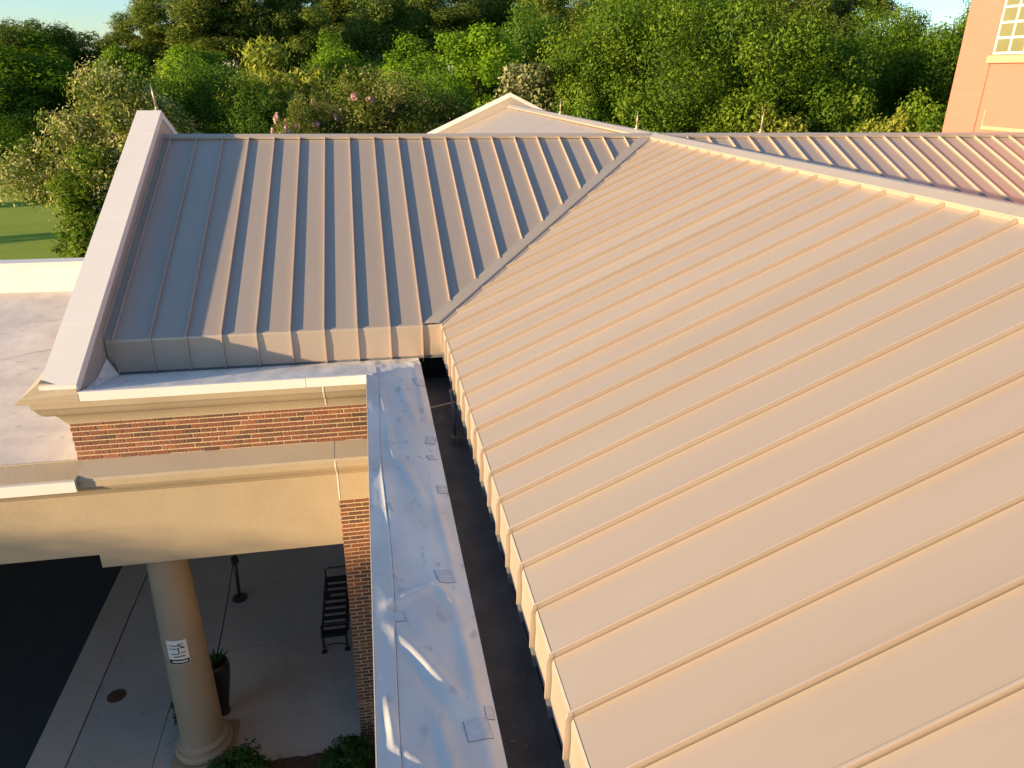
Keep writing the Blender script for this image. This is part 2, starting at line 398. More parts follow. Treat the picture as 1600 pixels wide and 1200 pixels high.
# raised folded hem of the large slope along the valley
V = []
for b in (.12, W):
    for m_, h in ((-.012, .004), (-.012, .012), (.06, .010), (.06, -.004)):
        V.append(slope_pt((0, -1), (-1, 0), b+m_, b, h))
fixn(mesh_obj('valley_hem', V, [(0, 1, 2, 3), (4, 7, 6, 5), (0, 4, 5, 1), (1, 5, 6, 2), (2, 6, 7, 3), (3, 7, 4, 0)], TAN, slopeB))

# ---- gable parapets with sloped copings
def gable_parapet(label, fixed, axis, thick, half, peak, zbot, wallmat, outer_sign, s_end, joints):
    """wall in the plane axis=fixed, spanning +-half on the other axis"""
    def P(t, u, z): return (fixed+t, u, z) if axis == 'x' else (u, fixed+t, z)
    t0, t1 = (0, thick*outer_sign)
    zt = lambda u: peak-.05-.4545*abs(u)
    hw = half-.75; us = [-hw, 0, hw]
    V = []
    for t in (t0, t1):
        for u in us: V.append(P(t, u, zt(u)))
        for u in us[::-1]: V.append(P(t, u, zbot))
    Fc = [(0, 1, 2, 3, 4, 5), (6, 11, 10, 9, 8, 7)] + [(i, (i+1) % 6, 6+(i+1) % 6, 6+i) for i in range(6)]
    wl = fixn(mesh_obj('gable_parapet', V, Fc, wallmat, BLD)); wl['label'] = label
    lo, hi = min(t0, t1)-.012, max(t0, t1)+.012
    js = [0] + joints + [half]
    for sgn in (-1, 1):
        for i in range(len(js)-1):
            a, b = js[i]+(.0 if i == 0 else .0025), js[i+1]-.0025
            V = []
            for u in (a, b):
                z = zt(u)
                for t, dz in ((lo, -.09), (lo, .05), (hi, .05), (hi, -.09), (hi-.008, -.09), (hi-.008, .002), (lo+.008, .002), (lo+.008, -.09)):
                    V.append(P(t, sgn*u, z+dz))
            n = 8
            Fc = [(k, (k+1) % n, n+(k+1) % n, n+k) for k in range(n)] + [tuple(range(n))[::-1], tuple(range(n, 2*n))]
            o = fixn(mesh_obj('coping', V, Fc, COPE, wl))
    return wl
gableL = gable_parapet('gable parapet closing the left wing, capped by a broad sloping coping', -9.525, 'x', .385, 6.2, .445, -3.62, TAN2, -1, 0, [.75, 3.05, 5.2])
gableF = gable_parapet('far gable parapet with pale sloping copings, behind the roof', 15.85, 'y', .4, 6.0, .46, -3.6, TAN2, 1, 0, [2.8])
# flashing strip along the inner foot of the left gable
V = []
for b in (.1, W-.01):
    for t, h in ((-9.521, .10), (-9.515, .10), (-9.515, .006), (-9.44, .006), (-9.44, .0), (-9.521, .0)):
        n_ = Vector((0, -T, 1))/SL; V.append(Vector((t, -b, -T*b)) + n_*h)
fixn(mesh_obj('wall_flashing', V, [(i, (i+1) % 6, 6+(i+1) % 6, 6+i) for i in range(6)] + [(0, 1, 2, 3, 4, 5)[::-1], (6, 7, 8, 9, 10, 11)], TAN2, gableL))

# ---- front brick parapet with cornice
YB = -5.95; XL = -9.80; ZT, ZB = -2.965, -3.515
par = box('parapet_wall', XL+.006, -6.0, YB+.007, -5.6, ZB-.3, -2.66, MORTAR, BLD); par['label'] = 'brick parapet band between the cream cornices'
brick_mesh = {}
def brick(x0, x1, z0, z1, y, m, parent, side='y'):
    key = (round(x1-x0, 3), round(z1-z0, 3), m.name, side)
    if key not in brick_mesh:
        l, h = x1-x0, z1-z0; c = .004
        V = [(0, .03, 0), (l, .03, 0), (l, .03, h), (0, .03, h), (0, .003, 0), (l, .003, 0), (l, .003, h), (0, .003, h), (c, 0, c), (l-c, 0, c), (l-c, 0, h-c), (c, 0, h-c)]
        Fc = [(0, 1, 5, 4), (1, 2, 6, 5), (2, 3, 7, 6), (3, 0, 4, 7), (4, 5, 9, 8), (5, 6, 10, 9), (6, 7, 11, 10), (7, 4, 8, 11), (8, 9, 10, 11)]
        me = bpy.data.meshes.new('brick'); me.from_pydata(V, [], Fc); me.update(); me.materials.append(m); brick_mesh[key] = me
    o = bpy.data.objects.new('brick', brick_mesh[key]); COL.objects.link(o)
    o.location = (x0, y+random.uniform(-.0025, .0025), z0); adopt(o, parent); return o
def brickwork(x0, x1, z0, z1, y, parent, L=.2032, H=.0677, j=.0165, weights=(5, 4, 1.6, 1.6)):
    nr = int(round((z1-z0)/H)); H = (z1-z0)/nr
    for r in range(nr):
        zz = z1-(r+1)*H
        x = x0 - (L/2 if r % 2 else 0)
        while x < x1-.03:
            a, b = max(x, x0)+(j/2 if x > x0-.001 else 0), min(x+L, x1)-j/2
            if b-a > .035:
                brick(round(a, 4), round(b, 4), zz+j/2, zz+H-j/2, y, random.choices(BR, weights)[0], parent)
            x += L
brickwork(XL, -6.02, ZB, ZT, YB, par)

# mitred crown cornice (front run + left return)
def cornice(name, prof, xl, xr, yf, yback, m, parent, ret=True):
    """prof: [(out,z)] from wall plane; yf=wall plane y; xl=wall left x"""
    V = []; n = len(prof)
    if ret:
        for o_, z in prof: V.append((xl-o_, yback, z))
    for o_, z in prof: V.append((xl-o_ if ret else xl, yf-o_, z))
    for o_, z in prof: V.append((xr, yf-o_, z))
    Fc = []
    for s_ in range(2 if ret else 1):
        for i in range(n-1): Fc.append((s_*n+i, (s_+1)*n+i, (s_+1)*n+i+1, s_*n+i+1))
    o = mesh_obj(name, V, Fc, m, parent); fixn(o)
    smooth_by_angle(o, 28)
    return o
cy = [(.0, -2.985), (.012, -2.985), (.014, -2.955), (.03, -2.945)]
for k in range(13):                         # cyma recta
    t = k/12; cy.append((.03+.215*t, -2.94+.27*(t - .13*math.sin(2*math.pi*t)*-1)))
cy += [(.25, -2.665), (.262, -2.66), (.266, -2.60), (.266, -2.565)]
crown = cornice('cornice', cy, XL, -6.02, YB, -5.05, CREAM, par); crown['label'] = 'cream curved crown moulding above the brick band'
# white edge metal of the cap, in lengths
YF = -6.24
for x0, x1 in ((-9.50, -6.86), (-6.855, -6.03)):
    box('edge_metal', x0, x1, YF, YF+.05, -2.575, -2.452, EDGE, par, bevel=.004)
# corner return: tapered golden block carrying the foot of the coping
V = [(-10.225, YF-.002, -2.578), (-9.50, YF-.002, -2.578), (-9.50, YF-.002, -2.47), (-10.14, YF-.002, -2.505),
     (-10.225, -5.1, -2.578), (-9.54, -5.1, -2.578), (-9.54, -6.17, -2.385), (-9.93, -6.17, -2.335), (-9.93, -5.1, -2.2), (-9.54, -5.1, -2.2), (-10.14, -5.1, -2.505), (-9.50, -6.2, -2.578), (-9.54, -6.2, -2.578)]
o = fixn(mesh_obj('corner_block', V, [(0, 1, 2, 3), (3, 2, 6, 7), (7, 6, 9, 8), (3, 7, 8, 10), (0, 3, 10, 4), (1, 11, 2), (2, 11, 12, 6), (12, 5, 9, 6), (0, 4, 5, 12, 11, 1), (4, 10, 8, 9, 5)], CREAM, par))
V = []
for x in (-9.525, -9.80):
    for y, z in ((-6.165, -2.572), (-6.165, .393-.4545*6.165), (-5.452, .393-.4545*5.452), (-5.452, -2.572)): V.append((x, y, z))
fixn(mesh_obj('parapet_end', V, [(0, 1, 2, 3), (4, 7, 6, 5), (0, 4, 5, 1), (1, 5, 6, 2), (2, 6, 7, 3), (3, 7, 4, 0)], TAN2, gableL))
# white membrane cap: L-shaped sheet, falling back towards the gutters, wrinkled
XR0, XR1 = -6.10, -5.368
YB1 = -5.03
def ridge_w(p, a, b, wd, amp):
    ax, ay = a; bx, by = b; dx, dy = bx-ax, by-ay; L2 = dx*dx+dy*dy
    t = max(0, min(1, ((p[0]-ax)*dx+(p[1]-ay)*dy)/L2)); qx, qy = ax+t*dx, ay+t*dy
    d2 = (p[0]-qx)**2+(p[1]-qy)**2
    return amp*math.exp(-d2/(wd*wd))*math.sin(math.pi*(.12+.76*t))
WR = [((-5.99, -10.72), (-5.62, -10.45), .045, .022), ((-5.62, -10.45), (-5.5, -10.72), .04, .018), ((-5.95, -10.3), (-5.62, -10.35), .05, -.014),
      ((-5.97, -10.95), (-5.55, -11.65), .05, .02), ((-5.9, -11.2), (-5.6, -11.9), .05, -.012), ((-6.03, -11.6), (-6.0, -11.95), .03, .018), ((-6.0, -11.95), (-5.8, -12.1), .04, .016),
      ((-5.97, -8.6), (-5.92, -9.7), .035, .016), ((-5.85, -8.3), (-5.6, -9.3), .06, .016), ((-5.9, -7.6), (-5.86, -8.5), .04, .014),
      ((-5.52, -8.9), (-5.46, -10.3), .04, .018), ((-5.5, -10.6), (-5.45, -12.2), .05, .02), ((-5.7, -6.4), (-5.55, -7.6), .06, .014), ((-5.95, -6.6), (-5.9, -7.4), .035, .012),
      ((-5.46, -5.5), (-5.44, -7.5), .04, .014), ((-5.75, -11.7), (-5.62, -12.5), .05, .018)]
def cap_z(x, y):
    z1 = -2.45-.223*(y-YF); z2 = -2.45-.19*(x-XR0)
    z = min(z1, z2) if x > XR0 else z1
    if y < YF: z = z2
    k = 1.0 if (x > XR0-.05) else .45
    z += k*(.008*noise.noise(Vector((x*5, y*1.4, 5))) + .0025*noise.noise(Vector((x*11, y*3.5, 9))))
    if x > XR0-.2:
        for a, b, wd, amp in WR: z += 1.0*ridge_w((x, y), a, b, wd, amp)
    return z
def grid_sheet(name, xs, ys, keep, m, parent, off=0.0, skirt=()):
    idx = {}; V = []; Fc = []
    for j, y in enumerate(ys):
        for i, x in enumerate(xs):
            if keep(x, y): idx[(i, j)] = len(V); V.append((x, y, cap_z(x, y)+off))
    for j in range(len(ys)-1):
        for i in range(len(xs)-1):
            q = [(i, j), (i+1, j), (i+1, j+1), (i, j+1)]
            if all(k in idx for k in q): Fc.append(tuple(idx[k] for k in q))
    return mesh_obj(name, V, Fc, m, parent, smooth=True)
xs1 = list(np.linspace(-9.5, XR0, 60)); xs2 = list(np.linspace(XR0, XR1, 46))[1:]
ys1 = list(np.linspace(-18.9, -12.8, 60)); ys2 = list(np.linspace(-12.8, YF, 260))[1:]; ys3 = list(np.linspace(YF, YB1, 34))[1:]
eps = 1e-6
cap = grid_sheet('parapet_cap', xs1+xs2, ys1+ys2+ys3, lambda x, y: x >= XR0-eps or y >= YF-eps, WHITE, BLD)
cap['label'] = 'white wrinkled membrane cap of the L-shaped parapet, with taped patches'
# turned-down faces of the cap
def skirt(pts, drop, m, parent, name='cap_edge'):
    V = []; Fc = []
    for (x, y, z) in pts: V += [(x, y, z+.001), (x, y, z-drop)]
    for i in range(len(pts)-1): Fc.append((2*i, 2*i+1, 2*i+3, 2*i+2))
    o = mesh_obj(name, V, Fc, m, parent); so = o.modifiers.new('solid', 'SOLIDIFY'); so.thickness = .006; return o
allys = ys1+ys2+ys3
skirt([(XR1, y, cap_z(XR1, y)) for y in allys], .5, WHITE, cap)
skirt([(XR0-.004, y, cap_z(XR0, y)) for y in ys1+ys2], .12, EDGE, cap, 'edge_metal')
skirt([(x, YB1, cap_z(x, YB1)) for x in xs1+xs2], .4, WHITE, cap)
# upturned corner of membrane against the left gable
V = [(-9.518, -5.9, cap_z(-9.5, -5.9)), (-9.42, -5.9, cap_z(-9.42, -5.9)+.004), (-9.40, -5.06, cap_z(-9.4, -5.06)+.004), (-9.518, -5.06, -2.46), (-9.518, -5.5, -2.56)]
mesh_obj('cap_upturn', V, [(0, 1, 4), (1, 2, 3, 4)], WHITE, cap)
# lap: second sheet along the outer edge and its sealant line
def lapx(y): return -5.965+.0 + .016*math.sin(y*1.7) - .012*(y+9)/3
V = []; Fc = []; ysl = [y for y in ys1+ys2 if y < -5.6] + [y for y in ys3 if y < -5.62]
NL = 14
for y in ysl:
    xl = lapx(y)
    for k in range(NL): xx = XR0+.002+(xl-XR0-.002)*k/(NL-1); V.append((xx, y, cap_z(xx, y)+.0045))
    V.append((xl+.001, y, cap_z(xl, y)-.001))
for i in range(len(ysl)-1):
    for k in range(NL): Fc.append(((NL+1)*i+k, (NL+1)*i+k+1, (NL+1)*(i+1)+k+1, (NL+1)*(i+1)+k))
mesh_obj('lap_sheet', V, Fc, WHITE, cap, smooth=True)
V = []; Fc = []
for i, y in enumerate(ysl):
    xl = lapx(y); wv = .0035*(1+.6*noise.noise(Vector((0, y*5, 0)))); V += [(xl+.0008, y, cap_z(xl, y)+.003), (xl+.002+wv, y, cap_z(xl+.006, y)+.002)]
for i in range(len(ysl)-1): Fc.append((2*i, 2*i+1, 2*i+3, 2*i+2))
mesh_obj('lap_joint', V, Fc, LAP, cap)
# patches stuck over the fixings: each with a grubby edge
def cap_patch(cx, cy_, lx, ly, rot):
    n = 7; V = []; Fc = []
    c, s_ = math.cos(rot), math.sin(rot)
    for j in range(n):
        for i in range(n):
            u, v = (i/(n-1)-.5)*lx, (j/(n-1)-.5)*ly
            x = cx+u*c-v*s_; y = cy_+u*s_+v*c
            if x > XR1-.004: x = XR1-.004
            V.append((x, y, cap_z(x, y)+.0048+.002*noise.noise(Vector((x*40, y*40, 0)))))
    for j in range(n-1):
        for i in range(n-1): Fc.append((j*n+i, j*n+i+1, (j+1)*n+i+1, (j+1)*n+i))
    o = mesh_obj('membrane_patch', V, Fc, PATCH, cap, smooth=True)
    rim = [j*n for j in range(n)] + [(n-1)*n+i for i in range(1, n)]
    V2 = []; F2 = []
    per = [(i, 0) for i in range(n)] + [(n-1, j) for j in range(1, n)] + [(i, n-1) for i in range(n-2, -1, -1)] + [(0, j) for j in range(n-2, 0, -1)]
    for (i, j) in per:
        p = Vector(V[j*n+i]); q = p + (p-Vector((cx, cy_, p.z))).normalized()*(.0025+.003*random.random()); V2 += [(p.x, p.y, p.z+.0003), (q.x, q.y, q.z-.0035)]
    m_ = len(per)
    for k in range(m_):
        F2.append((2*k, 2*k+1, 2*((k+1) % m_)+1, 2*((k+1) % m_)))
    mesh_obj('patch_edge', V2, F2, LAP, cap)
for a in ((-5.93, -10.84, .10, .10, .1), (-5.54, -10.35, .13, .16, .2), (-5.42, -9.0, .10, .14, .0), (-5.5, -11.85, .15, .15, .1), (-5.41, -11.72, .05, .10, 0), (-5.44, -7.95, .10, .18, -.2),
          (-5.44, -6.3, .12, .28, .2), (-5.42, -5.35, .11, .14, 0), (-5.47, -8.35, .08, .1, .3)):
    cap_patch(*a)

# masonry arm under the cap and the wing wall
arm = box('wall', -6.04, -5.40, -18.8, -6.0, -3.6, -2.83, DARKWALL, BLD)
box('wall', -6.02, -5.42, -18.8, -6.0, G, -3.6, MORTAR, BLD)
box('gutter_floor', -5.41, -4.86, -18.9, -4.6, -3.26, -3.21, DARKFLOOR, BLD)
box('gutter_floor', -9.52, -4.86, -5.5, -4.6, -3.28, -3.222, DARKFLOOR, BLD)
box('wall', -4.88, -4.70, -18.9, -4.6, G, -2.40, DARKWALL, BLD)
box('wall', -9.52, -4.70, -4.62, -4.5, -3.3, -2.42, DARKWALL, BLD)  # set-back near-black wall, added to darken the opening under the left eave
# loose folds in the gutter lining and a bracket post on its wood block
for (x0, x1, y0, y1) in ((-5.3, -4.95, -10.95, -10.6), (-5.25, -4.98, -7.7, -7.45)):
    V = []; Fc = []; n = 9
    for j in range(n):
        for i in range(n):
            u, v = i/(n-1), j/(n-1); x = x0+(x1-x0)*u+.03*v; y = y0+(y1-y0)*v+.05*u
            V.append((x, y, -3.209+.018*math.sin(math.pi*v)*math.sin(math.pi*u)+.006*noise.noise(Vector((x*20, y*20, 0)))))
    for j in range(n-1):
        for i in range(n-1): Fc.append((j*n+i, j*n+i+1, (j+1)*n+i+1, (j+1)*n+i))
    mesh_obj('lining_fold', V, Fc, DARKFLOOR, BLD, smooth=True)
mb = MB(); mb.tube([(-5.06, -6.5, -2.62), (-5.055, -6.7, -2.78), (-5.05, -6.85, -3.12)], .022, 8)
mb.build('bracket_post', DRIP, BLD, smooth=True)
box('wood_block', -5.10, -5.00, -6.92, -6.80, -3.21, -3.10, BLOCK, BLD, bevel=.004)

lit = []
rl = random.Random(3); mbl = MB()
for k in range(70):
    x = -5.36+.46*rl.random(); y = -13+8*rl.random(); a = rl.uniform(0, 6.28); L_ = rl.uniform(.012, .03); c, s_ = math.cos(a)*L_, math.sin(a)*L_
    mbl.add([(x-c, y-s_, -3.204), (x+s_*.5, y-c*.5, -3.198), (x+c, y+s_, -3.203), (x-s_*.5, y+c*.5, -3.196)], [(0, 1, 2, 3)])
o = mbl.build('leaf_litter', BLOCK); tag(o, 'dry leaf scraps lying in the dark gutter beside the big roof', 'leaf litter', kind='stuff')
# ---- lower entablature and beam of the porch
YE = -6.0
def ent_prof(zbot):
    p = [(-.05, ZB+.02), (-.048, ZB+.005), (.27, -3.60), (.275, -3.605), (.275, -3.725), (.255, -3.728), (.25, -3.75)]
    for k in range(11):
        t = k/10; p.append((.245-.19*t, -3.76-.20*(t+.12*math.sin(2*math.pi*t))))
    p += [(.05, -3.965), (.05, -4.0), (.035, -4.002), (.034, -4.2), (.026, -4.202)]
    return p
prof = ent_prof(0)
full = prof + [(.026, -4.36), (.008, -4.364), (.008, -4.515), (-.012, -4.519), (-.012, -5.14)]
left = prof + [(.026, -4.36), (.008, -4.364), (.008, -4.515), (-.0125, -4.519), (-.0125, -4.93)]
pier_p = prof + [(.026, -4.385), (-.02, -4.385)]
ent = cornice('entablature', full, -9.807, -6.60, YE, 0, CREAM, BLD, ret=False); ent['label'] = 'cream entablature over the porch column with layered fascia boards'
ent2 = cornice('entablature', left, -24.0, -9.8075, YE, 0, CREAM, BLD, ret=False); ent2['label'] = 'cream entablature of the lower porch running out on the left'
ent3 = cornice('entablature', pier_p, -6.59, -6.02, YE, 0, CREAM, BLD, ret=False); ent3['label'] = 'short cream entablature above the brick pier'
# grey weathered ledge on top
def ledge(x0, x1):
    V = [(x0, YB, ZB+.012), (x1, YB, ZB+.012), (x1, YE-.279, -3.598), (x0, YE-.279, -3.598), (x1, YE-.281, -3.64), (x0, YE-.281, -3.64)]
    return mesh_obj('ledge', V, [(0, 3, 2, 1), (3, 5, 4, 2)], LEDGE, ent)
ledge(-9.735, -6.60); ledge(-6.59, -6.02)
# caulk line following the profile
def caulk(prof_, x, wd, y0, parent):
    V = []; Fc = []
    for o_, z in prof_: V += [(x-wd/2, y0-o_-.004, z-.001), (x+wd/2, y0-o_-.004, z-.001)]
    for i in range(len(prof_)-1): Fc.append((2*i, 2*i+2, 2*i+3, 2*i+1))
    mesh_obj('caulk_joint', V, Fc, CAULK, parent)
caulk(prof[1:]+[(.026, -4.385)], -6.594, .016, YE, ent); caulk([p for p in cy if p[1] > -2.98], -6.66, .016, YB, par)
# beam body behind the fascia
box('beam', -9.80, -6.6, YE+.03, -5.2, -5.139, -3.63, CREAM, BLD); box('beam', -24, -9.80, YE+.03, -5.2, -4.929, -3.7, CREAM, BLD)
box('porch_ceiling', -24, -6.0, -5.2, 1.5, -4.95, -4.85, CREAM, BLD)
box('wall', -24, -4.9, 1.5, 1.8, G-.1, -3.65, MORTAR, BLD)
box('wall', -9.9, -9.53, -5.5, 6.0, -4.85, -3.63, MORTAR, BLD)
# brick pier at the end of the beam
pier = box('pier', -6.595, -6.0, -6.035+.007, -5.3, G, -4.387, MORTAR, BLD); pier['label'] = 'brick pier at the right end of the porch beam'
brickwork(-6.60, -6.0, -9.127, -4.388, -6.035, pier, weights=(3, 5, 1.2, 2))
# flat white roof on the left
gx = np.linspace(-24, -9.735, 110); gy = np.linspace(-6.33, 3.1, 90)
def fr_z(x, y):
    z = -3.615+.012*noise.noise(Vector((x*1.3, y*1.3, 4)))+.008*noise.noise(Vector((x*4, y*3, 1)))
    z += .05*math.exp(-((y+6.1)/.10)**2)*.6 + .02*math.exp(-((y+4.8+.05*math.sin(x*3))/.05)**2)
    if y < -6.28: z = -3.605
    return z
V = [(x, y, fr_z(x, y)) for y in gy for x in gx]
nx, ny = len(gx), len(gy)
fr = mesh_obj('flat_roof', V, [(j*nx+i, j*nx+i+1, (j+1)*nx+i+1, (j+1)*nx+i) for j in range(ny-1) for i in range(nx-1)], ROOFM, BLD, smooth=True)
fr['label'] = 'flat pale membrane roof over the lower porch at left'
mb = MB(); mb.box(-24, -9.732, -6.345, -6.30, -3.745, -3.598); mb.build('edge_metal', EDGE, fr)
box('roof_edge_return', -9.738, -9.715, -6.34, -5.96, -3.70, -3.58, DRIP, fr)
box('low_parapet', -30, -9.92, 3.02, 3.35, -3.7, -2.99, EDGE, fr); box('low_parapet_cap', -30, -9.92, 2.985, 3.39, -2.985, -2.93, COPE, fr)
for (pts) in ([(-13.3, -2.2), (-12, -1.3), (-10.6, -.75)], [(-12.5, .6), (-11.2, 1.2), (-10.2, 1.35)], [(-11.6, -4.4), (-10.9, -3.1), (-10.5, -2.0), (-10.2, -.2)]):
    V = []; Fc = []
    P_ = []
    for i in range(len(pts)-1):
        for k in range(12): P_.append((pts[i][0]+(pts[i+1][0]-pts[i][0])*k/12, pts[i][1]+(pts[i+1][1]-pts[i][1])*k/12))
    for x, y in P_:
        h = .012+.006*noise.noise(Vector((x*6, y*6, 0))); z = fr_z(x, y)+.012; V += [(x-h*.5, y-h, z), (x+h*.5, y+h, z+.002)]
    for i in range(len(P_)-1): Fc.append((2*i, 2*i+1, 2*i+3, 2*i+2))
    mesh_obj('roof_seam', V, Fc, mat('seam_dirt', (.33, .30, .29), .8, .6, 9, 0, 1, (.5, .46, .44)) if 'seam_dirt' not in MATS else MATS['seam_dirt'], fr)

# ---- column
CX, CY = -9.11, -5.6
col = mesh_obj('column', [], [], None, BLD)
bpy.data.objects.remove(col)
pr_ = []
for k in range(25):
    t = k/24; z = G+.40+(-5.15-(G+.40))*t; r = .325-.062*t+.010*math.sin(math.pi*t); pr_.append((r, z-G))
o = MB().lathe([(.37, .36), (.345, .385)] + pr_, (CX, CY, G), 56).build('column', STUCCO, BLD); smooth_by_angle(o, 30); colm = o
colm['label'] = 'round cream porch column with a moulded base'
bp = [(.36, .12)]
for k in range(13): a = -math.pi/2+math.pi*k/12; bp.append((.385+.06*math.cos(a), .20+.075*math.sin(a)))
bp += [(.385, .282), (.37, .29), (.365, .31)]
for k in range(9): a = -math.pi/2+math.pi*k/8; bp.append((.36+.03*math.cos(a), .34+.03*math.sin(a)))
bp += [(.35, .385)]
o = MB().lathe(bp, (CX, CY, G), 56).build('base_moulding', STUCCO, colm); smooth_by_angle(o, 40)
box('plinth', CX-.46, CX+.46, CY-.46, CY+.46, G, G+.122, STUCCO, colm, bevel=.01)
mb = MB(); mb.lathe([(.27, -.10), (.30, -.09), (.31, -.06), (.30, -.03), (.33, -.02), (.33, 0)], (CX, CY, -5.14), 48); o = mb.build('necking', STUCCO, colm); smooth_by_angle(o, 30)

# notice on the column
NZ0, NZ1, NA0, NW = -7.035, -6.60, -1.62, .285
def on_col(u, v, off):
    z = NZ0+(NZ1-NZ0)*v; t = (z-(G+.40))/(-5.15-(G+.40)); r = .325-.062*t+.010*math.sin(math.pi*t)+off
    a = NA0+(u-.5)*NW/.3; return (CX+r*math.cos(a), CY+r*math.sin(a), z)
def colsheet(name, u0, u1, v0, v1, off, m, parent, n=8):
    V = []; Fc = []
    for j in range(2):
        for i in range(n+1): V.append(on_col(u0+(u1-u0)*i/n, v0+(v1-v0)*j, off))
    for j in range(2):
        for i in range(n+1): V.append(on_col(u0+(u1-u0)*i/n, v0+(v1-v0)*j, off-.004))
    k = n+1
    for i in range(n): Fc += [(i, i+1, k+i+1, k+i), (2*k+i, 3*k+i, 3*k+i+1, 2*k+i+1), (i, 2*k+i, 2*k+i+1, i+1), (k+i, k+i+1, 3*k+i+1, 3*k+i)]
    Fc += [(0, k, 3*k, 2*k), (n, 2*k+n, 3*k+n, k+n)]
    return fixn(mesh_obj(name, V, Fc, m, parent))
sg = colsheet('sign', 0, 1, 0, 1, .012, PAPER, None)
tag(sg, 'small white notice with dark handwriting and black foot stripe on the round column', 'sign')
colsheet('stripe', .02, .98, .02, .21, .0145, INK, sg); colsheet('stripe_band', .18, .9, .09, .15, .0165, PAPER, sg)
def stroke(pts, wd=.052):
    V = []; Fc = []
    for i, (u, v) in enumerate(pts):
        a = pts[max(i-1, 0)]; b = pts[min(i+1, len(pts)-1)]; dx, dy = b[0]-a[0], (b[1]-a[1])*1.5; L = math.hypot(dx, dy) or 1
        V += [on_col(u-dy/L*wd/2, v+dx/L*wd/3, .0155), on_col(u+dy/L*wd/2, v-dx/L*wd/3, .0155)]
    for i in range(len(pts)-1): Fc.append((2*i, 2*i+1, 2*i+3, 2*i+2))
    mesh_obj('lettering', V, Fc, INK, sg)
for p in ([(.16, .79), (.24, .82), (.32, .79), (.40, .81), (.48, .79), (.56, .80)], [(.56, .84), (.66, .78), (.74, .74), (.86, .72)], [(.58, .86), (.72, .85), (.84, .87)],
          [(.14, .66), (.3, .67), (.5, .67), (.6, .68)], [(.58, .72), (.57, .6), (.57, .47)], [(.18, .44), (.3, .46), (.44, .44), (.57, .47)], [(.66, .72), (.75, .69), (.86, .68)],
          [(.66, .50), (.76, .51), (.88, .50)], [(.30, .31), (.34, .36), (.38, .31), (.42, .36)], [(.47, .31), (.48, .37), (.54, .34), (.5, .31)], [(.60, .31), (.60, .38), (.68, .32), (.69, .39)], [(.75, .32), (.75, .38), (.82, .36), (.8, .32)]):
    stroke(p)

# ------------------------------------------------------------------ small things on the ground
# bench (long axis along y, back towards the pier)
bn = empty('bench', (-7.05, -2.8, G), 'black slatted metal bench standing beside the brick pier', 'bench')
x0, x1, y0, y1 = -7.33, -6.84, -3.75, -1.95
mb = MB().box(x0, x0+.04, y0, y1, G+.40, G+.45).box(x1-.04, x1, y0, y1, G+.40, G+.45).box(x0+.04, x1-.04, y0, y0+.04, G+.40, G+.45).box(x0+.04, x1-.04, y1-.04, y1, G+.40, G+.45); mb.build('seat_frame', BLACK, bn)
nsl = 9
for k in range(nsl):
    yy = y0+.12+(y1-y0-.24)*k/(nsl-1); box('slat', x0+.041, x1-.041, yy-.045, yy+.045, G+.42, G+.446, BLACK, bn)
for xx in (x0+.03, x1-.03):
    for yy in (y0+.06, y1-.06):
        MB().tube([(xx, yy, G+.41), (xx-.0, yy, G+.03)], .022, 8).build('leg', BLACK, bn); box('foot', xx-.05, xx+.05, yy-.04, yy+.04, G+.001, G+.03, BLACK, bn)
MB().tube([(x0+.03, y0+.06, G+.14), ((x0+x1)/2, y0+.05, G+.2), (x1-.03, y0+.06, G+.14)], .014, 6).build('stretcher', BLACK, bn)
MB().box(x1+.02, x1+.06, y0+.02, y1-.02, G+.82, G+.88).box(x1-.0, x1+.04, y0+.02, y1-.02, G+.50, G+.54).build('back_rail', BLACK, bn)
for k in range(12):
    yy = y0+.06+(y1-y0-.12)*k/11; MB().tube([(x1+.02, yy, G+.52), (x1+.04, yy, G+.84)], .012, 6).build('back_bar', BLACK, bn)
for yy in (y0+.03, y1-.03):
    MB().tube([(x0+.03, yy, G+.44), (x0+.02, yy, G+.66), (x0+.08, yy, G+.69), (x1+.02, yy, G+.69)], .018, 8).build('armrest', BLACK, bn)
# post on a foot with a line hanging from its head
st = empty('stanchion', (-9.12, -1.77, G), 'thin black post on a heavy foot with a taut line to the planter', 'post')
MB().tube([(-9.12, -1.77, G+.06), (-9.10, -1.77, G+.95)], .035, 10).build('post', BLACK, st, smooth=True)
MB().lathe([(.15, .002), (.15, .04), (.10, .08), (.045, .10)], (-9.12, -1.77, G), 24).build('foot', BLACK, st)
MB().lathe([(.04, 0), (.075, .02), (.075, .14), (.03, .18)], (-9.10, -1.77, G+.9), 16).build('head', BLACK, st)
MB().tube([(-9.12, -1.85, G+.98), (-9.06, -2.8, G+.97), (-9.0, -3.8, G+1.02), (-8.94, -4.7, G+1.12)], .011, 6).build('line', BLACK, st, smooth=True)
